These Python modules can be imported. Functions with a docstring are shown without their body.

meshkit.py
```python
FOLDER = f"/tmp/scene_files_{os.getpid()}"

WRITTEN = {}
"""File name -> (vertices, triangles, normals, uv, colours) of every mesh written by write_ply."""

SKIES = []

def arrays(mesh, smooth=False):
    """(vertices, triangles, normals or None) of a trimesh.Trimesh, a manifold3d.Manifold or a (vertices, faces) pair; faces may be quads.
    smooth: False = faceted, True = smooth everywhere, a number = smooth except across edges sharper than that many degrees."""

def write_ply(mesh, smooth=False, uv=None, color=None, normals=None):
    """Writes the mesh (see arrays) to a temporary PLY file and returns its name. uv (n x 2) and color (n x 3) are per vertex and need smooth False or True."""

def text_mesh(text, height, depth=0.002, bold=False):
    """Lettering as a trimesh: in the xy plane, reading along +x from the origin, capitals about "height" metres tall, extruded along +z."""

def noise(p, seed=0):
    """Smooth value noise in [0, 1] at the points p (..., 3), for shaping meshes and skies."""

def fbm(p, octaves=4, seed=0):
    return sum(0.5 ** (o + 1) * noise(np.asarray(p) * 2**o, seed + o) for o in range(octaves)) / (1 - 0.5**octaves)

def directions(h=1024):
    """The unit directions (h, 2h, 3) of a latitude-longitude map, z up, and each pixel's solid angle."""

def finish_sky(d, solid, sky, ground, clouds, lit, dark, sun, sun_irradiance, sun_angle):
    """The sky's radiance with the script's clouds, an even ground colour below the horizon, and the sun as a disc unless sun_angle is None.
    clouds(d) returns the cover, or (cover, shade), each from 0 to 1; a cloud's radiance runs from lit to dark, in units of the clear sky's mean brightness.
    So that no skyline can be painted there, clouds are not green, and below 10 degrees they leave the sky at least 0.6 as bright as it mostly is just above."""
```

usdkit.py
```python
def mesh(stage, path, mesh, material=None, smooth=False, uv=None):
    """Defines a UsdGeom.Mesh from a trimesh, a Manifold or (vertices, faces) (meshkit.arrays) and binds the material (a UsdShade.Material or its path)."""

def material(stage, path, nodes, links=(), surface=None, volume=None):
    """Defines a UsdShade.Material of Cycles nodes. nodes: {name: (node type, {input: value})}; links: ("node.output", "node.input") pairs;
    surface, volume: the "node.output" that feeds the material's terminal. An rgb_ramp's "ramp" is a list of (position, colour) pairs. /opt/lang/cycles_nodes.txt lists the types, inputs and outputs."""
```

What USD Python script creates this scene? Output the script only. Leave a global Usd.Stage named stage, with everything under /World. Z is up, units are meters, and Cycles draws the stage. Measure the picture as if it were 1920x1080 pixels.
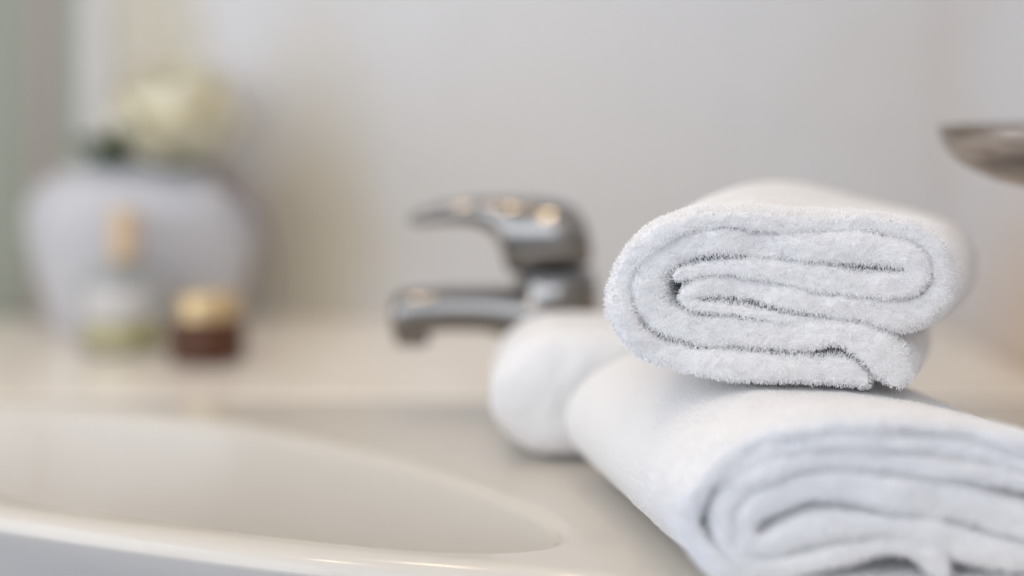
import math, random
import numpy as np, trimesh, shapely, usdkit, meshkit
from scipy.interpolate import PchipInterpolator, CubicSpline
from scipy.ndimage import gaussian_filter1d
from pxr import Usd, UsdGeom, UsdLux, UsdShade, Gf, Sdf, Vt

stage = Usd.Stage.CreateInMemory()
UsdGeom.SetStageUpAxis(stage, UsdGeom.Tokens.z)
UsdGeom.SetStageMetersPerUnit(stage, 1.0)
world = UsdGeom.Xform.Define(stage, '/World')
stage.SetDefaultPrim(world.GetPrim())
random.seed(7)
rng = np.random.default_rng(7)

# ------------------------------------------------------------------ camera, lights, exposure
CZ = 0.86                      # height of the counter above the floor
EYE = 0.20                     # height of the lens above the counter
F = 2666.67                    # focal length in pixels of a 1920 wide frame (50 mm on 36 mm)
HOR = 190.0                    # row of the horizon
cam = UsdGeom.Camera.Define(stage, '/World/camera')
cam.AddTranslateOp().Set(Gf.Vec3d(0, 0, CZ + EYE))
cam.AddRotateXOp().Set(90.0)
cam.CreateFocalLengthAttr(50.0)
cam.CreateHorizontalApertureAttr(36.0)
cam.CreateVerticalApertureAttr(20.25)
cam.CreateVerticalApertureOffsetAttr(-(540 - HOR) / 1920 * 36)
cam.CreateFStopAttr(1.4)
cam.CreateFocusDistanceAttr(0.645)
cam.CreateClippingRangeAttr(Gf.Vec2f(0.05, 50))
cam.CreateExposureAttr(0.17)

# soft overcast daylight through the glazed rear and left sides of the room
dome = UsdLux.DomeLight.Define(stage, '/World/overcast_sky')
dome.CreateColorAttr(Gf.Vec3f(0.865, 0.915, 1.01)); dome.CreateIntensityAttr(0.79)
WARM = (1.0, 0.75, 0.49)
DOWN = [(-0.42, 0.80), (0.16, 0.52), (-0.10, 1.02), (0.10, -0.35), (-0.9, 0.2)]
for i, (x, y) in enumerate(DOWN):
    l = UsdLux.DiskLight.Define(stage, '/World/lamp_glow_%03d' % i)
    l.AddTranslateOp().Set(Gf.Vec3d(x, y, CZ + 1.517)); l.CreateRadiusAttr(0.042)
    l.CreateColorAttr(Gf.Vec3f(*WARM)); l.CreateIntensityAttr(76.0)


# ------------------------------------------------------------------ helpers
used = {}
def numbered(parent, name):
    k = (parent, name); n = used.get(k, 0); used[k] = n + 1
    return f'{parent}/{name}' if n == 0 else f'{parent}/{name}_{n:03d}'
def P(o): return str(o.GetPath()) if o is not None else '/World'
def thing(name, label=None, cat=None, loc=(0, 0, 0), rotz=0.0, group=None, kind=None):
    x = UsdGeom.Xform.Define(stage, numbered('/World', name))
    x.AddTranslateOp().Set(Gf.Vec3d(*map(float, loc)))
    if rotz: x.AddRotateZOp().Set(rotz)
    return tag(x.GetPrim(), label, cat, group, kind)
def tag(o, label=None, cat=None, group=None, kind=None):
    for k, v in (('label', label), ('category', cat), ('group', group), ('kind', kind)):
        if v: o.SetCustomDataByKey(k, v)
    return o
def obj(name, mesh, mat, parent=None, smooth=35, label=None, kind=None):
    m = usdkit.mesh(stage, numbered(P(parent), name), mesh, mat, smooth)
    return tag(m.GetPrim(), label, None, None, kind)
def struct(name, mesh, mat, smooth=False):
    return obj(name, mesh, mat, None, smooth, None, 'structure')
def box(x0, x1, y0, y1, z0, z1):
    b = trimesh.creation.box((x1 - x0, y1 - y0, z1 - z0)); b.apply_translation(((x0 + x1) / 2, (y0 + y1) / 2, (z0 + z1) / 2)); return b
def cat_(*ms): return trimesh.util.concatenate(list(ms))
def grid_mesh(V, closed_u=False, closed_v=False):
    """A (n, m, 3) array of points as a quad grid; v closed = the loops close."""
    n, m = V.shape[:2]
    I = np.arange(n * m).reshape(n, m)
    if closed_v: I = np.concatenate([I, I[:, :1]], 1)
    if closed_u: I = np.concatenate([I, I[:1]], 0)
    q = np.stack([I[:-1, :-1], I[1:, :-1], I[1:, 1:], I[:-1, 1:]], -1).reshape(-1, 4)
    f = np.vstack([q[:, [0, 1, 2]], q[:, [0, 2, 3]]])
    return trimesh.Trimesh(V.reshape(-1, 3), f, process=False)
def capped(V):
    """Closed tube: loops V (n, m, 3) with fans at both ends, faces outwards."""
    n, m = V.shape[:2]
    g = grid_mesh(V, closed_v=True)
    v = np.vstack([g.vertices, V[0].mean(0), V[-1].mean(0)]); a, b = n * m, n * m + 1
    i = np.arange(m); j = (i + 1) % m
    f = np.vstack([g.faces, np.stack([np.full(m, a), i, j], 1), np.stack([np.full(m, b), (n - 1) * m + j, (n - 1) * m + i], 1)])
    t = trimesh.Trimesh(v, f, process=False)
    if t.volume < 0: t.invert()
    return t
def lathe(profile, n=64, sx=1.0, sy=1.0):
    p = np.array(profile, float); a = np.arange(n) * 2 * math.pi / n
    V = np.stack([p[:, None, 0] * np.cos(a) * sx, p[:, None, 0] * np.sin(a) * sy, np.repeat(p[:, 1][:, None], n, 1)], -1)
    return capped(V)
def curve(pts, n, smooth=0.0):
    p = np.array(pts, float); d = np.r_[0, np.cumsum(np.linalg.norm(np.diff(p[:, :2], axis=0), axis=1))]
    c = PchipInterpolator(d, p)(np.linspace(0, d[-1], n))
    return gaussian_filter1d(c, smooth, axis=0, mode='nearest') if smooth else c
def loop_curve(pts, n):
    p = np.array(pts + pts[:1], float); d = np.r_[0, np.cumsum(np.linalg.norm(np.diff(p, axis=0), axis=1) ** 0.5)]
    u = CubicSpline(d, p, bc_type='periodic')(np.linspace(0, d[-1], 4001))
    s = np.r_[0, np.cumsum(np.linalg.norm(np.diff(u, axis=0), axis=1))]
    t = np.linspace(0, s[-1], n + 1)[:-1]
    return np.stack([np.interp(t, s, u[:, k]) for k in (0, 1)], 1)
def at(px, py, Y):
    """The point that the photograph shows at (px, py), at distance Y; z above the counter."""
    return np.array([(px - 960) * Y / F, Y, EYE - (py - HOR) * Y / F])

# ------------------------------------------------------------------ materials
LK = '/World/Looks/'
def mat(name, col, rough=0.5, **kw):
    return usdkit.material(stage, LK + name, {'p': ('principled_bsdf', {'base_color': col, 'roughness': rough, **kw})}, surface='p.BSDF')
def noisy(name, stops, scale, rough=0.5, bump=0.0, bscale=None, detail=3, stretch=(1, 1, 1), **kw):
    nodes = {'g': ('texture_coordinate', {}), 'm': ('mapping', {'scale': stretch}), 'n': ('noise_texture', {'scale': scale, 'detail': detail}),
             'r': ('rgb_ramp', {'ramp': stops}), 'p': ('principled_bsdf', {'roughness': rough, **kw})}
    links = [('g.object', 'm.vector'), ('m.vector', 'n.vector'), ('n.fac', 'r.fac'), ('r.color', 'p.base_color')]
    if bump:
        nodes |= {'b': ('noise_texture', {'scale': bscale or scale, 'detail': 2}), 'k': ('bump', {'strength': bump, 'distance': 0.001})}
        links += [('g.object', 'b.vector'), ('b.fac', 'k.height'), ('k.normal', 'p.normal')]
    return usdkit.material(stage, LK + name, nodes, links, surface='p.BSDF')
def terry(name, thin, col):
    nodes = {'g': ('texture_coordinate', {}), 'n': ('noise_texture', {'scale': 700, 'detail': 2}), 'k': ('bump', {'strength': 0.5, 'distance': 0.0006}),
             'p': ('principled_bsdf', {'base_color': col, 'roughness': 0.95, 'specular_ior_level': 0.1, 'sheen_weight': 0.25, 'sheen_roughness': 0.5}),
             't': ('translucent_bsdf', {'color': col}), 'x': ('mix_closure', {'fac': thin})}
    return usdkit.material(stage, LK + name, nodes, [('g.object', 'n.vector'), ('n.fac', 'k.height'), ('k.normal', 'p.normal'), ('p.BSDF', 'x.closure1'), ('t.BSDF', 'x.closure2')], surface='x.closure')
M = {
    'terry': terry('terry_cotton', 0.0, (0.82, 0.815, 0.81)), 'pile': terry('terry_pile', 0.05, (0.985, 0.983, 0.98)),
    'ceramic': mat('glazed_ceramic', (0.645, 0.605, 0.535), 0.17, coat_weight=0.12),
    'stone': noisy('cream_stone', [(0.3, (0.86, 0.80, 0.70)), (0.7, (0.92, 0.87, 0.78))], 14, 0.18, detail=5),
    'chrome': mat('chrome', (0.30, 0.29, 0.275), 0.09, metallic=1.0),
    'dark_rubber': mat('dark_rubber', (0.16, 0.16, 0.165), 0.5),
    'dish_metal': noisy('brushed_metal', [(0.35, (0.34, 0.30, 0.27)), (0.65, (0.46, 0.42, 0.39))], 40, 0.32, stretch=(1, 1, 6), metallic=1.0),
    'vase': mat('white_glaze', (0.53, 0.53, 0.55), 0.25),
    'amber': mat('amber_glass', (0.12, 0.033, 0.006), 0.08, transmission_weight=0.4, ior=1.5),
    'balm': mat('brown_balm', (0.11, 0.036, 0.008), 0.5),
    'gold': mat('gold_lid', (0.80, 0.62, 0.36), 0.28, metallic=0.9),
    'glass': mat('clear_glass', (0.95, 0.97, 0.96), 0.03, transmission_weight=1.0, ior=1.45),
    'oil': mat('yellow_oil', (0.90, 0.78, 0.36), 0.1, transmission_weight=0.15),
    'paper': mat('paper_label', (0.56, 0.55, 0.53), 0.6),
    'cap': noisy('tan_cap', [(0.3, (0.60, 0.45, 0.29)), (0.7, (0.70, 0.55, 0.38))], 60, 0.4, stretch=(6, 6, 1)),
    'leaf': noisy('green_leaf', [(0.3, (0.018, 0.045, 0.015)), (0.7, (0.04, 0.085, 0.028))], 60, 0.4),
    'strap': noisy('bronze_leaf', [(0.35, (0.16, 0.13, 0.12)), (0.6, (0.22, 0.19, 0.17)), (0.7, (0.12, 0.15, 0.08))], 50, 0.4),
    'stem': mat('green_stem', (0.12, 0.2, 0.06), 0.5),
    'plaster': mat('white_plaster', (0.82, 0.81, 0.79), 0.8),
    'floor': noisy('blue_bounce_floor', [(0.3, (0.11, 0.17, 0.33)), (0.7, (0.14, 0.20, 0.38))], 5, 0.3),  # unseen floor, coloured blue to bounce blue light onto the basin front
    'paint': mat('white_paint', (0.555, 0.545, 0.515), 0.4),
    'green': mat('sage_panel', (0.285, 0.305, 0.245), 0.35),
    'taupe': mat('taupe_panel', (0.32, 0.285, 0.245), 0.35),
    'cabinet': mat('cabinet_lacquer', (0.62, 0.62, 0.61), 0.35),
    'lamp': usdkit.material(stage, LK + 'lamp_glass', {'e': ('emission', {'color': WARM, 'strength': 6.0})}, surface='e.emission'),
}
# petals: cream, yellower towards the heart of the flower (that is the colour of the petals themselves)
M['petal'] = usdkit.material(stage, LK + 'rose_petal', {
    'a': ('attribute', {'attribute': 'heart'}), 'r': ('rgb_ramp', {'ramp': [(0.0, (0.97, 0.94, 0.82)), (0.55, (0.965, 0.92, 0.66)), (1.0, (0.94, 0.86, 0.30))]}),
    'p': ('principled_bsdf', {'roughness': 0.6}), 't': ('translucent_bsdf', {}), 'x': ('mix_closure', {'fac': 0.04})},
    [('a.fac', 'r.fac'), ('r.color', 'p.base_color'), ('r.color', 't.color'), ('p.BSDF', 'x.closure1'), ('t.BSDF', 'x.closure2')], surface='x.closure')
# polished marble: cool white with faint beige clouding, grey veins, and placed patches, some painting in warm reflections
def cloud_or_reflection(x, z, rx, rz, along): return {'location': (-x / rx, 0.0, -z / rz) if along == 'x' else (0.0, -x / rx, -z / rz), 'scale': (1 / rx, 0.0, 1 / rz) if along == 'x' else (0.0, 1 / rx, 1 / rz)}
def marble(name, clouds_and_reflections, along='x', beige=(0.54, 0.50, 0.40)):
    nodes = {'g': ('geometry', {}), 'nd': ('noise_texture', {'scale': 9.0, 'detail': 2.0}), 'ns': ('vector_math', {'math_type': 'scale', 'scale': 0.05}), 'pp': ('vector_math', {'math_type': 'add'}),
             'n1': ('noise_texture', {'scale': 1.6, 'detail': 2.0, 'distortion': 0.3}), 'r1': ('rgb_ramp', {'ramp': [(0.5, (0.0, 0.0, 0.0)), (0.8, (0.5, 0.5, 0.5))]}),
             'm2': ('mapping', {'scale': (1.0, 1.0, 0.35)}), 'n2': ('noise_texture', {'scale': 7.0, 'detail': 6.0, 'distortion': 1.2}),
             'r2': ('rgb_ramp', {'ramp': [(0.485, (0, 0, 0)), (0.5, (1, 1, 1)), (0.515, (0, 0, 0))]}), 'k2': ('math', {'math_type': 'multiply', 'value2': 0.16}),
             'x1': ('mix_color', {'a': (0.625, 0.635, 0.655), 'b': beige}), 'x2': ('mix_color', {'b': (0.42, 0.43, 0.45)}), 'p': ('principled_bsdf', {'roughness': 0.22})}
    links = [('g.position', 'nd.vector'), ('nd.color', 'ns.vector1'), ('g.position', 'pp.vector1'), ('ns.vector', 'pp.vector2'), ('g.position', 'n1.vector'), ('n1.fac', 'r1.fac'), ('g.position', 'm2.vector'), ('m2.vector', 'n2.vector'), ('n2.fac', 'r2.fac'),
             ('r2.color', 'k2.value1'), ('k2.value', 'x2.fac'), ('x1.result', 'x2.a'), ('x2.result', 'p.base_color')]
    last = 'r1.color'
    for i, (x, z, rx, rz, k) in enumerate(clouds_and_reflections):
        nodes |= {f'c{i}': ('mapping', cloud_or_reflection(x, z, rx, rz, along)), f's{i}': ('gradient_texture', {'gradient_type': 'spherical'}), f'w{i}': ('math', {'math_type': 'multiply', 'value2': k}), f'a{i}': ('math', {'math_type': 'add', 'use_clamp': True})}
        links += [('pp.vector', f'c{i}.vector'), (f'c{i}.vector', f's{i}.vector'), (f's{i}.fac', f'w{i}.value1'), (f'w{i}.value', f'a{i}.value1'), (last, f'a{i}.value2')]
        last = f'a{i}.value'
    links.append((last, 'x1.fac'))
    return usdkit.material(stage, LK + name, nodes, links, surface='p.BSDF')
M['marble'] = marble('polished_marble', [(-.160, CZ + .13, .075, .24, 0.75), (-.165, CZ + .03, .11, .16, 0.6), (-.325, CZ + .30, .08, .7, 1.5)])  # first two patches paint a warm reflection into the wall colour
M['marble_side'] = marble('polished_marble_side', [(1.03, CZ - .02, .24, .24, 1.3), (0.4, CZ + .5, .3, .5, 0.6), (-.5, CZ, .3, .7, 0.6)], 'y', (0.66, 0.50, 0.36))  # first patch paints warm bounce light above the counter into the colour

# ------------------------------------------------------------------ the room (heights are above the floor)
XR, YB, XL, YF, H = 0.389, 1.33, -1.70, -1.50, CZ + 1.55
struct('floor', box(XL - .1, XR + .1, YF - .1, YB + .1, -0.1, 0), M['floor'])
struct('ceiling', box(XL - .1, XR + .1, YF - .1, YB + .1, H, H + 0.1), M['plaster'])
XT = at(216, 0, YB)[0]         # right edge of the white trim
XG = at(146, 0, YB)[0]         # left edge of the trim: the panels begin
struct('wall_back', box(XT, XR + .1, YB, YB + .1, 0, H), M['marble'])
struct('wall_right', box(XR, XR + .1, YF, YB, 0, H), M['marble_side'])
# panelled part of the wall left of the trim
wl = thing('wall_left', kind='structure')
obj('backing', box(XL - .1, XT, YB + .03, YB + .1, 0, H), M['green'], wl, False)
x, k = XG, 0
for w in [0.024, 0.028, 0.026] * 16:
    if x - w < XL: break
    b = trimesh.creation.box((w - 0.0015, 0.018, H - 0.02)); b.apply_translation((x - w / 2, YB + 0.021, H / 2))
    obj('panel', b, M['taupe' if k % 3 == 1 else 'green'], wl, False); x -= w; k += 1
tr = shapely.box(0, 0, XT - XG, 0.032).buffer(-0.004).buffer(0.004)
t = trimesh.creation.extrude_polygon(tr, H); t.apply_translation((XG, YB - 0.004, 0))
struct('trim_1', t, M['paint'], 40)
struct('wall_left_return', box(XL - .1, XL, 0.60, YB + .03, 0, H), M['plaster'])
def frame(along, u0, u1, z0, z1, f0, f1, bays):
    bars = [(u0, u1, z0, z0 + .06), (u0, u1, z1 - .06, z1)] + [(u0 + (u1 - u0 - .05) * i / bays, u0 + (u1 - u0 - .05) * i / bays + .05, z0 + .06, z1 - .06) for i in range(bays + 1)]
    return [box(f0, f1, a, b, c, d) if along == 'y' else box(a, b, f0, f1, c, d) for a, b, c, d in bars]
struct('wall_left_added_sill', box(XL - .1, XL, YF - .1, 0.60, 0, CZ - .25), M['plaster'])  # unseen low wall, added to cut daylight coming in low from the left
struct('wall_front_added_sill', box(XL, XR + .1, YF - .1, YF, 0, CZ + .12), M['plaster'])  # unseen low wall, added to dim lower towel face, basin front and tap
for nm, al, u0, u1, f0, bays, z0 in (('window_1', 'y', YF, 0.60, XL - .06, 2, CZ - .25), ('window_2', 'x', XL, XR, YF - .06, 2, CZ + .12)):
    w = thing(nm, kind='structure')
    for b in frame(al, u0, u1, z0, H, f0, f0 + .05, bays): obj('window_frame', b, M['paint'], w, False)
for i, (x, y) in enumerate(DOWN):
    t = thing('ceiling_light', 'round recessed warm downlight in the ceiling ' + ['above the left end of the bowl', 'above the stacked towels', 'above the tap, nearest to the marble back wall', 'near the right wall, behind the lens', 'farthest left, near the glazed side'][i], 'ceiling light', (x, y, H), group='downlights in the ceiling')
    obj('bezel', lathe([(0.046, 0.0), (0.046, -0.012), (0.06, -0.014), (0.066, -0.008), (0.068, 0.0)], 40), M['paint'], t)


# ------------------------------------------------------------------ basin with its deck, countertop, cabinet
inner = loop_curve([(-.455, .865), (-.36, .785), (-.249, .722), (-.165, .682), (-.085, .650), (-.02, .634), (.018, .643), (.022, .672), (-.005, .722), (-.05, .778), (-.125, .845), (-.215, .905), (-.33, .945), (-.42, .945), (-.465, .915)], 260)
outer_pts = [(-.62, .966), (-.62, .945), (-.52, .862), (-.40, .776), (-.249, .693), (-.16, .655), (-.085, .6275), (-.02, .611), (.0226, .601), (.052, .585), (.085, .556), (.13, .532), (.20, .522), (.385, .520)]
o = np.array(outer_pts); od = np.r_[0, np.cumsum(np.linalg.norm(np.diff(o, axis=0), axis=1))]
arc = PchipInterpolator(od[1:], o[1:])(np.linspace(od[1], od[-1], 150))
outer = np.vstack([o[:1], np.linspace(o[0], o[1], 12)[1:-1], arc, np.linspace((.385, .520), (.385, .966), 30)[1:], np.linspace((.385, .966), (-.62, .966), 60)[1:-1]])
poly = shapely.Polygon(outer)
if not poly.exterior.is_ccw: outer = outer[::-1]
if not shapely.Polygon(inner).exterior.is_ccw: inner = inner[::-1]
def inset(loop, d):
    tg = np.roll(loop, -1, 0) - np.roll(loop, 1, 0); tg /= np.linalg.norm(tg, axis=1, keepdims=True)
    return loop + d * np.stack([-tg[:, 1], tg[:, 0]], 1)     # inwards for a counter-clockwise loop
def basin_mesh():
    R = 0.011
    vs, fs, n0 = [], [], 0
    def rings(loops, flip):
        nonlocal n0
        V = np.array(loops); g = grid_mesh(V, closed_v=True); f = g.faces[:, ::-1] if flip else g.faces
        vs.append(g.vertices); fs.append(f + n0); n0 += len(g.vertices)
    # deck
    deck_out = inset(outer, R * 1.0); deck_in = inset(inner, -0.006)
    v, f = trimesh.creation.triangulate_polygon(shapely.Polygon(deck_out, [deck_in[::-1]]), engine='earcut')
    dm = trimesh.Trimesh(np.c_[v, np.zeros(len(v))], f, process=False)
    if dm.face_normals[:, 2].sum() < 0: dm.invert()
    vs.append(dm.vertices); fs.append(dm.faces + n0); n0 += len(dm.vertices)
    # outer edge: rounded, then a side that tucks in below
    L = []; wt = (np.clip((.92 - outer[:, 1]) / .15, 0, 1) * np.clip((.33 - outer[:, 0]) / .12, 0, 1))[:, None]      # the back and the side at the wall stay vertical
    for a in np.linspace(0, 90, 9):
        a = math.radians(a); L.append(np.c_[inset(outer, R * (1 - math.sin(a))), np.full(len(outer), -R * (1 - math.cos(a)))])
    for z, d in ((-.02, .004), (-.04, .014), (-.07, .034), (-.11, .060), (-.17, .085)): L.append(np.c_[inset(outer, d * wt), np.full(len(outer), z)])
    L.append(np.c_[inset(outer, .015 + .085 * wt), np.full(len(outer), -.17)])
    rings(L, False)
    # bowl
    c = np.array([-.235, .800]); B = []
    for a in np.linspace(0, 55, 6):
        a = math.radians(a); B.append(np.c_[inset(inner, -0.006 + 0.012 * math.sin(a)), np.full(len(inner), -0.012 * (1 - math.cos(a)))])
    r0 = B[-1][:, :2]; z0 = B[-1][0, 2]
    for s in np.r_[np.linspace(0.985, 0.1, 26), 0.04]:
        B.append(np.c_[c + (r0 - c) * s, np.full(len(inner), z0 - 0.132 * (1 - s ** 2.6) ** 0.85)])
    rings(B, True)
    m = trimesh.Trimesh(np.vstack(vs), np.vstack(fs), process=False); m.merge_vertices(digits_vertex=6)
    return m
bm = basin_mesh()
# the back stays vertical against the countertop
t = thing('washbasin', 'glossy white ceramic washbasin with an oval bowl and a rounded rim under the tap', 'washbasin', (0, 0, CZ))
obj('basin_body', bm, M['ceramic'], t, 50)
d = lathe([(0.001, -.1125), (.018, -.112), (.022, -.108), (.021, -.104), (.012, -.100), (.001, -.099)], 40); d.apply_translation((-.235, .80, -.0245))
obj('drain', d, M['chrome'], t)
def rounded_slab(x0, x1, y0, y1, z0, z1, r=0.006):
    import manifold3d as m3
    s = [m3.Manifold.sphere(r, 16).translate((x, y, z)) for x in (x0 + r, x1 - r) for y in (y0 + r, y1 - r) for z in (z0 + r, z1 - r)]
    return m3.Manifold.batch_hull(s)
ct = obj('countertop', rounded_slab(-1.2, XR - .001, .967, YB - .001, CZ - .17, CZ - .001), M['stone'], None, 40)
tag(ct, 'cream stone countertop running along the marble wall behind the basin', 'countertop')
cb = thing('vanity_cabinet', 'grey lacquered vanity cabinet standing under the washbasin and countertop', 'cabinet', (0, 0, 0))
obj('body', box(-.60, .38, .80, YB - .002, 0.0, CZ - .1705), M['cabinet'], cb, False)
for x0, x1, hx in ((-.59, -.115, -.15), (-.105, .37, -.07)):
    dr = obj('door', box(x0, x1, .78, .80, 0.08, CZ - .19), M['cabinet'], cb, False)
    h = trimesh.creation.cylinder(.005, .16, sections=16); h.apply_translation((hx, .77, 0.5)); obj('handle', h, M['chrome'], dr)

# ------------------------------------------------------------------ towels
def band(points, to_xz, Y0, axis, length, step=0.0006, nf=36, seed=0, depth_off=None, fluff=0.00045, swell=0.04, centre=(0, 0), round_=0.0055, sag=0.0, twist=0.0, back_round=0.0, lean=0.0):
    """One layer of folded terry: a centre line with half thickness in the plane of the roll's end, swept along the roll's axis, its end rounded like a pillow."""
    c = np.array(points, float)
    xz = np.array([to_xz(px, py) for px, py, _ in c]); hw = c[:, 2] * to_xz.scale
    raw = np.c_[xz, hw]
    L = np.linalg.norm(np.diff(xz, axis=0), axis=1).sum(); n = int(L / step)
    c = curve(raw, n, smooth=max(2.0, 0.0030 / step))
    s = np.r_[0, np.cumsum(np.linalg.norm(np.diff(c[:, :2], axis=0), axis=1))]
    tg = np.gradient(c[:, :2], axis=0); tg = gaussian_filter1d(tg, 0.002 / step, axis=0, mode='nearest'); tg /= np.linalg.norm(tg, axis=1, keepdims=True)
    nr = np.stack([-tg[:, 1], tg[:, 0]], 1)
    hw = c[:, 2].copy()
    e = np.minimum(s, s[-1] - s) / np.maximum(hw, 1e-6); hw *= np.sqrt(np.clip(1 - (1 - np.clip(e, 0, 1)) ** 2, 0.02, 1))     # rounded ends of the band
    th = np.linspace(-math.pi / 2, math.pi / 2, nf)
    front_w = np.sign(np.sin(th)) * np.abs(np.sin(th)) ** 0.66; front_v = 1 - np.abs(np.cos(th)) ** 0.66
    dep = np.r_[np.linspace(0, 1, 40)[1:] ** 1.8]
    loopw = np.r_[front_w, np.ones(len(dep)), front_w[::-1][1:-1], -np.ones(len(dep))]
    kind = np.r_[np.zeros(nf), np.ones(len(dep)), np.full(nf - 2, 2), np.full(len(dep), 3)]
    rd = np.minimum(round_, hw * 1.1)
    wob = (meshkit.noise(np.stack([s / 0.022, s * 0 + seed, s * 0], 1), seed) - 0.5) * 0.004 + (depth_off(s / s[-1]) if depth_off else 0)
    v = np.zeros((n, len(loopw)))
    v[:, :nf] = rd[:, None] * front_v + wob[:, None]
    side = rd[:, None] + wob[:, None] + (length - 2 * rd[:, None] - wob[:, None]) * dep
    v[:, nf:nf + len(dep)] = side
    v[:, nf + len(dep):2 * nf - 2 + len(dep)] = length - rd[:, None] * front_v[::-1][1:-1]
    v[:, 2 * nf - 2 + len(dep):] = side[:, ::-1]
    w = hw[:, None] * loopw
    x = c[:, 0][:, None] + nr[:, 0][:, None] * w; z = c[:, 1][:, None] + nr[:, 1][:, None] * w
    q = np.clip(v / length, 0, 1); k = 1 + swell * np.sin(math.pi * q) - back_round * np.clip((q - .6) / .4, 0, 1) ** 2
    dx, dz, tw = (x - centre[0]) * k, (z - centre[1]) * k, twist * q ** 0.85
    x = centre[0] + dx * np.cos(tw) + dz * np.sin(tw); z = centre[1] - dx * np.sin(tw) + dz * np.cos(tw)
    z = z * (1 - sag * np.clip((v - 0.02) / 0.06, 0, 1))
    V = np.stack([x + axis[0] * v, Y0 + axis[1] * v + lean * (0.08 - z) * (1 - q), z], -1)
    m = capped(V); nrm = np.array(m.vertex_normals)
    p = np.array(m.vertices)
    near = np.clip(1.2 - (p[:, 1] - Y0) / 0.09, 0.25, 1)
    dsp = (meshkit.noise(p / 0.0016, seed) - 0.5) * 2 * fluff + (meshkit.noise(p / 0.0045, seed + 3) - 0.5) * 2 * fluff * 1.2 + (meshkit.noise(p / 0.014, seed + 5) - 0.5) * 2 * 0.0011
    return trimesh.Trimesh(p + nrm * (dsp * near)[:, None], m.faces, process=False)
class Px:
    """From the pixels of an enlarged view of the photograph to x and z (metres, above the counter) in the plane at distance Y."""
    def __init__(self, x0, y0, zoom, Y, dz=0.0): self.x0, self.y0, self.zoom, self.Y, self.dz = x0, y0, zoom, Y, dz; self.scale = Y / F / zoom
    def __call__(self, a, b):
        q = at(self.x0 + a / self.zoom, self.y0 + b / self.zoom, self.Y); return q[0], q[2] + self.dz
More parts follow.
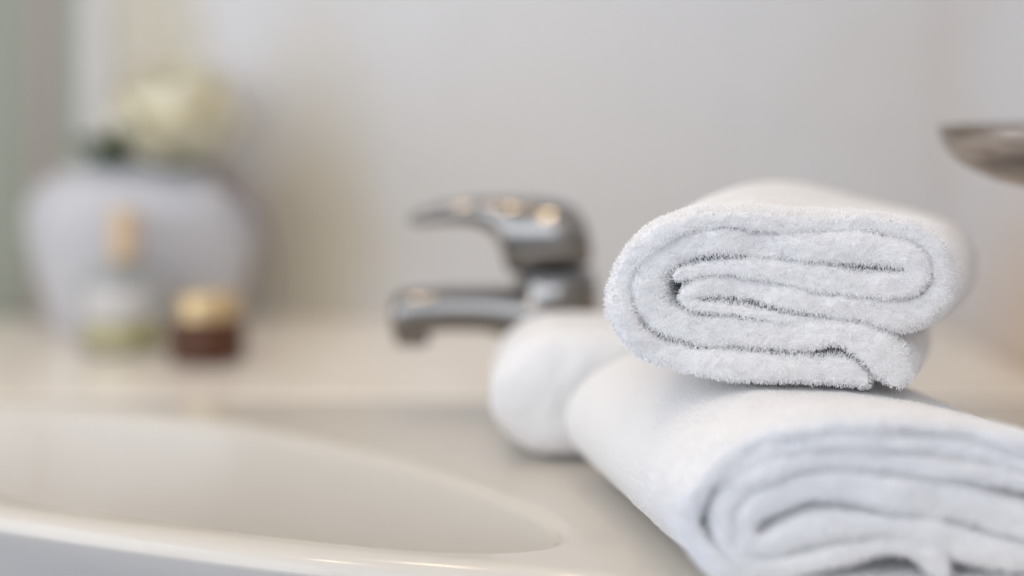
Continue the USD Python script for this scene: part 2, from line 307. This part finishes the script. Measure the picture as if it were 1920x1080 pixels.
def pile(parent, m, count, Y_most, length, radius, seed, bias=3.0):
    """Short cotton loops standing on the cloth: real curves, too many to count."""
    r = np.random.default_rng(seed)
    tri = m.triangles; ctr = tri.mean(1); area = m.area_faces * np.exp(-np.clip(ctr[:, 1] - Y_most, 0, None) * 40)
    f = r.choice(len(area), count, p=area / area.sum()); b = r.dirichlet((1, 1, 1), count)
    short = np.clip(np.exp(-np.clip(ctr[f, 1] - Y_most, 0, None) * 60), 0.22, 1)[:, None]
    root = (tri[f] * b[..., None]).sum(1); nm = m.face_normals[f]
    cl = np.stack([meshkit.noise(root / 0.0022, 11 + i) for i in range(3)], 1) - 0.5
    d = nm + 1.5 * cl + r.normal(0, 0.28, (count, 3)); d /= np.linalg.norm(d, axis=1, keepdims=True)
    ln = length * r.uniform(0.5, 1.25, count)[:, None] * short
    d2 = d + r.normal(0, 0.45, (count, 3)); d2 /= np.linalg.norm(d2, axis=1, keepdims=True)
    mid = root + d * ln * 0.55; tip = mid + d2 * ln * 0.5
    pts = np.stack([root - nm * 0.0003, mid, tip], 1).reshape(-1, 3)
    c = UsdGeom.BasisCurves.Define(stage, numbered(P(parent), 'terry_pile'))
    c.CreateTypeAttr('linear'); c.CreateWrapAttr('nonperiodic')
    c.CreatePointsAttr(Vt.Vec3fArray.FromNumpy(pts.astype(np.float32))); c.CreateCurveVertexCountsAttr(Vt.IntArray.FromNumpy(np.full(count, 3, np.int32)))
    wd = np.tile([radius * 2, radius * 1.9, radius * 1.2], count).astype(np.float32)
    c.CreateWidthsAttr(Vt.FloatArray.FromNumpy(wd)); c.SetWidthsInterpolation('vertex')
    UsdShade.MaterialBindingAPI.Apply(c.GetPrim()).Bind(M['pile'])
    tag(c.GetPrim(), None, None, None, 'stuff')
def towel(name, label, bands, px, Y0, axis, length, centre, fibres, seed, contact=False, **kw):
    ms = [band(b, px, Y0, axis, length, seed=seed + i, centre=centre, **kw) for i, b in enumerate(bands)]
    if contact:
        low_ = min(b.vertices[:, 2].min() for b in ms)
        for b in ms: b.apply_translation((0, 0, 0.0003 - low_))
    m = cat_(*ms)
    base = np.array([m.vertices[:, 0].mean(), Y0, 0])
    t = thing(name, label, 'towel', (base[0], base[1], CZ + 0.0))
    m.apply_translation(-base)
    obj('cloth', m, M['terry'], t, True)
    for mm, cnt in zip(ms, fibres):
        if cnt:
            mm = mm.copy(); mm.apply_translation(-base); pile(t, mm, cnt, 0.012, 0.0018, 0.00011, seed)
    return m
# the towel on top
P1 = [(1030, 672, 16), (900, 664, 22), (760, 640, 22), (620, 615, 24), (510, 608, 26), (450, 598, 28), (424, 570, 31), (440, 540, 38), (520, 524, 46), (600, 522, 50), (820, 555, 54), (1000, 593, 48), (1200, 618, 60), (1350, 640, 70),
      (1440, 620, 66), (1508, 560, 55), (1540, 470, 46), (1520, 375, 44), (1440, 292, 46), (1320, 256, 44), (1150, 243, 42), (900, 243, 44), (650, 226, 42), (480, 236, 44), (340, 278, 48), (225, 370, 52), (142, 500, 54), (132, 600, 52), (185, 715, 54),
      (300, 800, 54), (440, 838, 52), (600, 860, 58), (800, 874, 58), (1000, 880, 60), (1095, 880, 66), (1170, 912, 48), (1235, 942, 24)]
P2 = [(1335, 962, 50), (1345, 925, 80), (1320, 850, 95), (1230, 770, 72), (1100, 718, 56), (900, 728, 70), (700, 722, 68), (550, 722, 70), (400, 690, 64), (300, 640, 70), (258, 560, 78), (262, 480, 74), (310, 400, 68), (410, 345, 66), (560, 318, 58),
      (800, 340, 62), (1000, 346, 66), (1200, 345, 70), (1340, 358, 62), (1428, 396, 57), (1452, 450, 54), (1400, 502, 58), (1300, 512, 52), (1000, 480, 65), (820, 452, 48), (690, 438, 48), (600, 434, 38), (480, 448, 32), (400, 470, 28), (362, 484, 18)]
px1 = Px(1100, 320, 2.3415, 0.640, 0.0012)
YT = 0.636
towel('top_towel', 'white terry towel rolled flat on top of the stack, its spiral end in sharp focus', [P1, P2], px1, YT, (0.37, 0.92), 0.200, (0.115, 0.112), (75000, 60000), 20, twist=0.25, swell=0.035, back_round=0.12)
# the towel under it, nearer to the lens
Q1 = [(2360, 640, 45), (2350, 500, 42), (2230, 390, 36), (1920, 288, 33), (1650, 232, 30), (1400, 208, 28), (1150, 203, 28), (950, 233, 30), (780, 300, 34), (640, 410, 42), (566, 525, 46), (552, 615, 48), (592, 700, 48), (670, 780, 48), (790, 838, 40), (1000, 860, 30), (1300, 865, 26), (1700, 866, 25), (2200, 860, 28), (2330, 760, 40)]
Q2 = [(2250, 500, 36), (1920, 362, 40), (1650, 306, 44), (1400, 279, 43), (1150, 268, 43), (980, 290, 43), (830, 345, 44), (720, 405, 42), (650, 475, 30)]
Q3 = [(2240, 580, 36), (1920, 442, 40), (1650, 395, 43), (1400, 366, 43), (1150, 349, 40), (960, 370, 40), (820, 425, 42), (732, 490, 46), (688, 565, 48), (694, 640, 46), (745, 720, 48), (840, 795, 46), (940, 790, 42), (1050, 757, 42), (1250, 720, 50), (1360, 700, 47), (1460, 702, 50), (1545, 740, 54), (1576, 790, 52), (1574, 838, 44)]
Q4 = [(2240, 700, 60), (1900, 590, 84), (1600, 520, 80), (1350, 488, 76), (1150, 460, 72), (1030, 466, 66), (920, 500, 66), (810, 555, 58), (768, 620, 50), (790, 690, 52), (860, 705, 56), (950, 665, 68), (1100, 622, 74), (1250, 614, 58), (1400, 622, 48), (1600, 672, 70), (1850, 738, 62), (2150, 790, 50)]
class PxLean(Px):
    """As Px, for an end that leans back towards its foot."""
    def __init__(self, x0, y0, zoom, Y, lean): super().__init__(x0, y0, zoom, Y); self.lean = lean
    def __call__(self, a, b):
        py = self.y0 + b / self.zoom; Y = (self.Y + self.lean * (0.08 - EYE)) / (1 - self.lean * (py - HOR) / F)
        q = at(self.x0 + a / self.zoom, py, Y); return q[0], q[2]
px2 = PxLean(1040, 700, 2.1818, 0.566, 0.15)
low = towel('lower_towel', 'white terry towel rolled flat below the top towel, its layered end cut by the frame', [Q1, Q2, Q3, Q4], px2, 0.562, (-0.20, 0.98), 0.200, (0.19, 0.04), (30000, 12000, 24000, 24000), 40, swell=0.0, sag=0.06, contact=True, lean=0.15)
# the towel behind, beside the tap: same kind of roll, its rounded side to the left
FOLDED = [(-.013, .0378, .0365), (.03, .0380, .0370), (.09, .0378, .0368), (.150, .0375, .0365)]
class Direct:
    scale = 1.0
    def __call__(self, a, b): return a, b
towel('rear_towel', 'white terry towel folded into a rounded bundle between the tap and the two rolled towels', [FOLDED], Direct(), 0.779, (0.0, 1.0), 0.085, (.07, .04), (0,), 60, step=0.0012, nf=40, swell=0.0, round_=0.030, contact=True)

# ------------------------------------------------------------------ tap
TY = 0.90
def zt(py): return at(0, py, TY)[2]
def xt(px): return at(px, 0, TY)[0]
def sections(st, m=40, pw=2.4):
    """Loft along x: stations (x, z_bottom, z_top, half width in y)."""
    a = np.arange(m) * 2 * math.pi / m; V = []
    for x, zb, zt_, hy in st:
        c, s = np.cos(a), np.sin(a)
        V.append(np.stack([np.full(m, x), np.sign(c) * np.abs(c) ** (2 / pw) * hy, (zb + zt_) / 2 + np.sign(s) * np.abs(s) ** (2 / pw) * (zt_ - zb) / 2], 1))
    return capped(np.array(V))
BX = xt(1043)
tap = thing('basin_tap', 'chrome single lever mixer tap with a short spout pointing left over the bowl', 'tap', (BX, TY, CZ))
z_j = zt(520)
obj('tap_body', lathe([(.001, 0), (.034, 0), (.036, .002), (.035, .006), (.029, .010), (.0265, .02), (.0262, z_j - .012), (.0262, z_j - .004), (.0245, z_j - .001), (.001, z_j - .001)], 72), M['chrome'], tap)
obj('tap_joint', lathe([(.001, 0), (.0235, 0), (.0235, .006), (.001, .006)], 64), M['dark_rubber'], tap).GetAttribute('points')
# joint ring sits between the body and the handle
stage.GetPrimAtPath(P(tap) + '/tap_joint').GetAttribute('points')
UsdGeom.Xformable(stage.GetPrimAtPath(P(tap) + '/tap_joint')).AddTranslateOp().Set(Gf.Vec3d(0, 0, z_j - .002))
sp_c = curve([(735, 592, 28, .012), (737, 592, 34, .0150), (745, 590, 40, .0172), (765, 587, 44, .0185), (800, 582, 42, .0195), (850, 578, 41, .0205), (900, 578, 42, .0215), (950, 584, 47, .023), (1000, 590, 50, .0245), (1035, 592, 50, .022)], 60, 1.0)
obj('spout', sections([(xt(a) - BX, zt(b + h), zt(b - h), y) for a, b, h, y in sp_c], pw=2.8), M['chrome'], tap)
ae = lathe([(.001, 0), (.0095, 0), (.0112, .001), (.0115, .012), (.001, .012)], 40); ae.apply_translation((xt(773) - BX, 0, zt(646)))
obj('aerator', ae, M['chrome'], tap)
# handle: lever blade on the left, dome above the body
hd = curve([(766, 408, 416, .006), (769, 402, 421, .0085), (780, 396, 424, .0105), (810, 385, 422, .012), (850, 376, 420, .0135), (890, 371, 424, .016), (915, 369, 434, .019), (932, 369, 452, .0215), (943, 369, 480, .0235), (950, 369, 510, .0245), (975, 370, 514, .026), (1010, 371, 511, .0268),
            (1040, 374, 507, .0268), (1065, 381, 503, .0255), (1085, 395, 500, .0225), (1098, 415, 497, .0175), (1106, 440, 494, .0115), (1110, 465, 490, .005)], 110, 1.0)
obj('lever_handle', sections([(xt(a) - BX, zt(b1), zt(b0), y) for a, b0, b1, y in hd], m=48, pw=2.5), M['chrome'], tap)
ind = trimesh.creation.cylinder(.0035, .001, sections=20); ind.apply_transform(trimesh.transformations.rotation_matrix(math.pi / 2, (0, 1, 0))); ind.apply_translation((xt(948) - BX, 0, zt(495)))
obj('temperature_dot', ind, mat('blue_enamel', (0.2, 0.35, 0.7), 0.3), tap, label='small blue temperature dot')

# ------------------------------------------------------------------ vase with rose
VY = 1.235
vx = at(265, 0, VY)[0]; vs = VY / F
vase = thing('vase', 'squat white glazed vase with a narrow foot holding a cream rose', 'vase', (vx, VY, CZ))
prof = [(.001, 0), (150, 0), (158, 4), (166, 20), (188, 80), (206, 140), (216, 190), (217, 225), (206, 255), (180, 283), (150, 300), (124, 308), (118, 313), (112, 312), (112, 303), (140, 288), (175, 268), (195, 220), (180, 120), (140, 20), (.001, 16)]
pr = curve([(a, b) for a, b in prof[1:-1]], 120); pr = np.vstack([[prof[0]], pr, [prof[-1]]]) * vs
obj('vase_body', lathe(pr, 96, 1.0, 0.40), M['vase'], vase, 50)

rose = thing('rose', 'open cream rose with a yellow heart and dark green leaves standing in the vase', 'flower', (vx, VY, CZ))
fc = at(322, 205, VY) - np.array([vx, VY, 0])          # centre of the flower head
stem_p = np.linspace((fc[0], fc[1], fc[2] - .03), (0.01, 0.0, 0.012), 12)
st = np.stack([np.stack([p[0] + .003 * np.cos(a), p[1] + .003 * np.sin(a), p[2] + 0 * a], 1) for p in stem_p for a in [np.arange(12) * math.pi / 6]])
obj('stem', capped(st), M['stem'], rose)
def petal(R, width, curl, tilt, az, droop, heart):
    u = np.linspace(0, 1, 14); w = np.linspace(-1, 1, 13)
    U, W = np.meshgrid(u, w, indexing='ij')
    half = width * np.sin(np.clip(U * 0.9 + 0.08, 0, 1) * math.pi * 0.62) ** 0.8 * np.sqrt(np.clip(1 - np.clip((U - .72) / .30, 0, 1) ** 2.2, .03, 1))
    x = half * W
    ang = tilt + curl * U ** 1.4
    r = np.cumsum(np.cos(ang) * R / 13, 0); z = np.cumsum(np.sin(ang) * R / 13, 0)
    bowl = (np.abs(W) ** 2) * half * 0.55
    rr = r - bowl * np.sin(ang) * 1.0; zz = z + bowl * np.cos(ang) * 0.9 + 0.0018 * np.sin(W * 5 + az * 3) * U
    ca, sa = math.cos(az), math.sin(az)
    X = rr * ca - x * sa; Y = rr * sa + x * ca
    top = np.stack([X, Y, zz], -1); g = grid_mesh(top)
    th = 0.0007; nrm = np.array(g.vertex_normals)
    v = np.vstack([g.vertices + nrm * th / 2, g.vertices - nrm * th / 2]); n = len(g.vertices)
    rim = np.r_[np.arange(13), np.arange(1, 14) * 13 + 12, (13 * 13 + np.arange(12))[::-1], (np.arange(1, 13) * 13)[::-1]]
    nx = np.roll(rim, -1)
    f = np.vstack([g.faces, g.faces[:, ::-1] + n, np.stack([rim, rim + n, nx], 1), np.stack([nx, rim + n, nx + n], 1)])
    h = np.clip(heart * (1.15 - U), 0, 1).ravel()
    return trimesh.Trimesh(v, f, process=False), np.r_[h, h]
Rx = trimesh.transformations.rotation_matrix(math.radians(30), (1, 0, 0))      # the head leans towards the viewer
k = 0
for ring, (cnt, R, wd, tilt, curl, heart) in enumerate([(3, .024, .013, 1.25, .9, 1.0), (4, .039, .022, 1.10, .85, 1.0), (5, .051, .031, .90, .95, .9), (6, .060, .036, .62, .95, .9), (7, .061, .038, .30, .75, .6), (7, .057, .037, -.05, .40, .2)]):
    for i in range(cnt):
        az = 2 * math.pi * (i + .5 * (ring % 2)) / cnt + random.uniform(-.14, .14)
        m, h = petal(R * random.uniform(.94, 1.06), wd, curl + random.uniform(-.1, .1), tilt + random.uniform(-.08, .08), az, 0, heart)
        m.apply_translation((0, 0, -.026 + .0008 * (5 - ring))); m.apply_transform(Rx); m.apply_translation(fc)
        p = obj('petal', m, M['petal'], rose, True)
        UsdGeom.PrimvarsAPI(p).CreatePrimvar('heart', Sdf.ValueTypeNames.FloatArray, 'vertex').Set(Vt.FloatArray.FromNumpy(h.astype(np.float32)))
def leaf_mesh(path, widths, th=0.0008, updir=(0, -0.5, 1)):
    p = curve(np.array(path, float), 30); w = np.interp(np.linspace(0, 1, 30), np.linspace(0, 1, len(widths)), widths)
    tg = np.gradient(p, axis=0); tg /= np.linalg.norm(tg, axis=1, keepdims=True)
    sd = np.cross(tg, updir); sd /= np.linalg.norm(sd, axis=1, keepdims=True); up = np.cross(sd, tg)
    V = []
    for q, s, u, ww in zip(p, sd, up, w):
        V.append(np.array([q + s * ww * c + u * (th * sgn + 0.25 * ww * abs(c) ** 1.5) for c, sgn in [(-1, 0), (-.5, 1), (0, 1.2), (.5, 1), (1, 0), (.5, -1), (0, -.8), (-.5, -1)]]))
    return capped(np.array(V))
def rel(px, py, dy=0.0): q = at(px, py, VY + dy); return q - np.array([vx, VY, 0])
for path, wd in (([rel(262, 322), rel(225, 305, -.01), rel(180, 282, -.015), rel(135, 262, -.02)], [.005, .020, .022, .015, .002]),
                 ([rel(268, 322, -.01), rel(250, 300, -.025), rel(228, 270, -.035), rel(208, 232, -.04)], [.004, .018, .021, .014, .001]),
                 ([rel(275, 322, .01), rel(235, 312, .02), rel(195, 310, .03), rel(150, 300, .035)], [.004, .014, .015, .009, .001]),
                 ([rel(300, 320, -.01), rel(325, 312, -.03), rel(350, 312, -.04), rel(385, 318, -.045)], [.003, .010, .011, .008, .001])):
    obj('leaf', leaf_mesh(path, wd), M['leaf'], rose)
blade = thing('grass_blade', 'long dark bronze-green leaf blade arching out of the vase down its right side', 'leaf', (vx, VY, CZ))
obj('blade', leaf_mesh([rel(330, 330), rel(385, 322, -.01), rel(430, 338, -.02), rel(468, 375, -.03), rel(497, 435, -.03), rel(512, 505, -.03), rel(514, 555, -.03), rel(508, 605, -.03)], [.004, .008, .010, .011, .010, .009, .006, .001], updir=(0.2, -1, 0.2)), M['strap'], blade)

# ------------------------------------------------------------------ bottle and jar in front of the vase
BY = 1.15; s = BY / F
bt = thing('glass_bottle', 'clear glass bottle with a tan cap and some yellow liquid, in front of the vase', 'bottle', (at(232, 0, BY)[0], BY, CZ))
obj('bottle_body', lathe(np.vstack([[(.001, 0)], curve([(70, 0), (78, 3), (80, 12), (80, 118), (76, 136), (60, 150), (34, 158), (26, 164), (26, 178)], 60), [(22, 178), (22, 164), (50, 148), (68, 134), (73, 118), (73, 12), (66, 7), (.001, 7)]]) * s, 64), M['glass'], bt)
obj('liquid', lathe(np.array([(.001, 8), (64, 8), (71.5, 13), (71.5, 52), (.001, 52)]) * s, 48), M['oil'], bt)
obj('bottle_cap', lathe(np.vstack([[(.001, 166)], curve([(27, 166), (29, 168), (29, 250), (27, 258), (20, 262)], 30), [(.001, 262)]]) * s, 48), M['cap'], bt)
a = np.linspace(-math.pi * .78, -math.pi * .22, 30)
lb = np.stack([np.stack([np.cos(a) * r * s, np.sin(a) * r * s, np.full(30, z * s)], 1) for r, z in ((80.6, 64), (80.6, 122), (80.2, 122), (80.2, 64))])
obj('paper_label', grid_mesh(lb, closed_u=True), M['paper'], bt)
JY = 1.10; s = JY / F
jr = thing('cosmetic_jar', 'low amber glass jar with a pale gold lid beside the clear bottle', 'jar', (at(389, 0, JY)[0], JY, CZ))
obj('jar_body', lathe(np.vstack([[(.001, 0)], curve([(60, 0), (68, 3), (71, 12), (71, 66), (67, 75), (56, 79), (54, 80)], 40), [(50, 80), (50, 74), (62, 66), (65, 14), (60, 7), (.001, 7)]]) * s, 64), M['amber'], jr)
obj('balm', lathe(np.array([(.001, 8), (58, 8), (63.5, 15), (63.5, 62), (.001, 62)]) * s, 48), M['balm'], jr)
obj('lid', lathe(np.vstack([[(.001, 80)], curve([(55, 80), (58, 82), (58, 118), (55, 124), (48, 127)], 40), [(.001, 127)]]) * s, 64), M['gold'], jr)

# ------------------------------------------------------------------ dish on the right wall
DY = 0.76; dc = at(1770, 240, DY); R = XR - 0.012 - dc[0]; R = R / 2
dish = thing('soap_dish', 'shallow metal dish held out from the right wall above the towels', 'dish', (dc[0] + R, DY, CZ + dc[2]))
n_ = 40; q = np.linspace(0, 1, n_)
out = [(R * math.sin(t_ * math.pi / 2) ** 0.9 if t_ else 0.0005, -0.034 * math.cos(t_ * math.pi / 2) ** 1.0) for t_ in q]
inn = [(r - 0.0018 if r > .002 else .0005, z + 0.0018) for r, z in out[::-1]]
obj('dish_bowl', lathe(out + [(R + .0006, 0.0006), (R + .0002, .0014), (R - .0012, .0014)] + inn[1:], 96), M['dish_metal'], dish, 60)
br = trimesh.creation.cylinder(.007, .024, sections=24); br.apply_transform(trimesh.transformations.rotation_matrix(math.pi / 2, (0, 1, 0))); br.apply_translation((R + .006, 0, -.006))
pl = trimesh.creation.cylinder(.022, .006, sections=40); pl.apply_transform(trimesh.transformations.rotation_matrix(math.pi / 2, (0, 1, 0))); pl.apply_translation((XR - .003 - (dc[0] + R), 0, -.006))
obj('bracket', br, M['chrome'], dish); obj('wall_plate', pl, M['chrome'], dish)
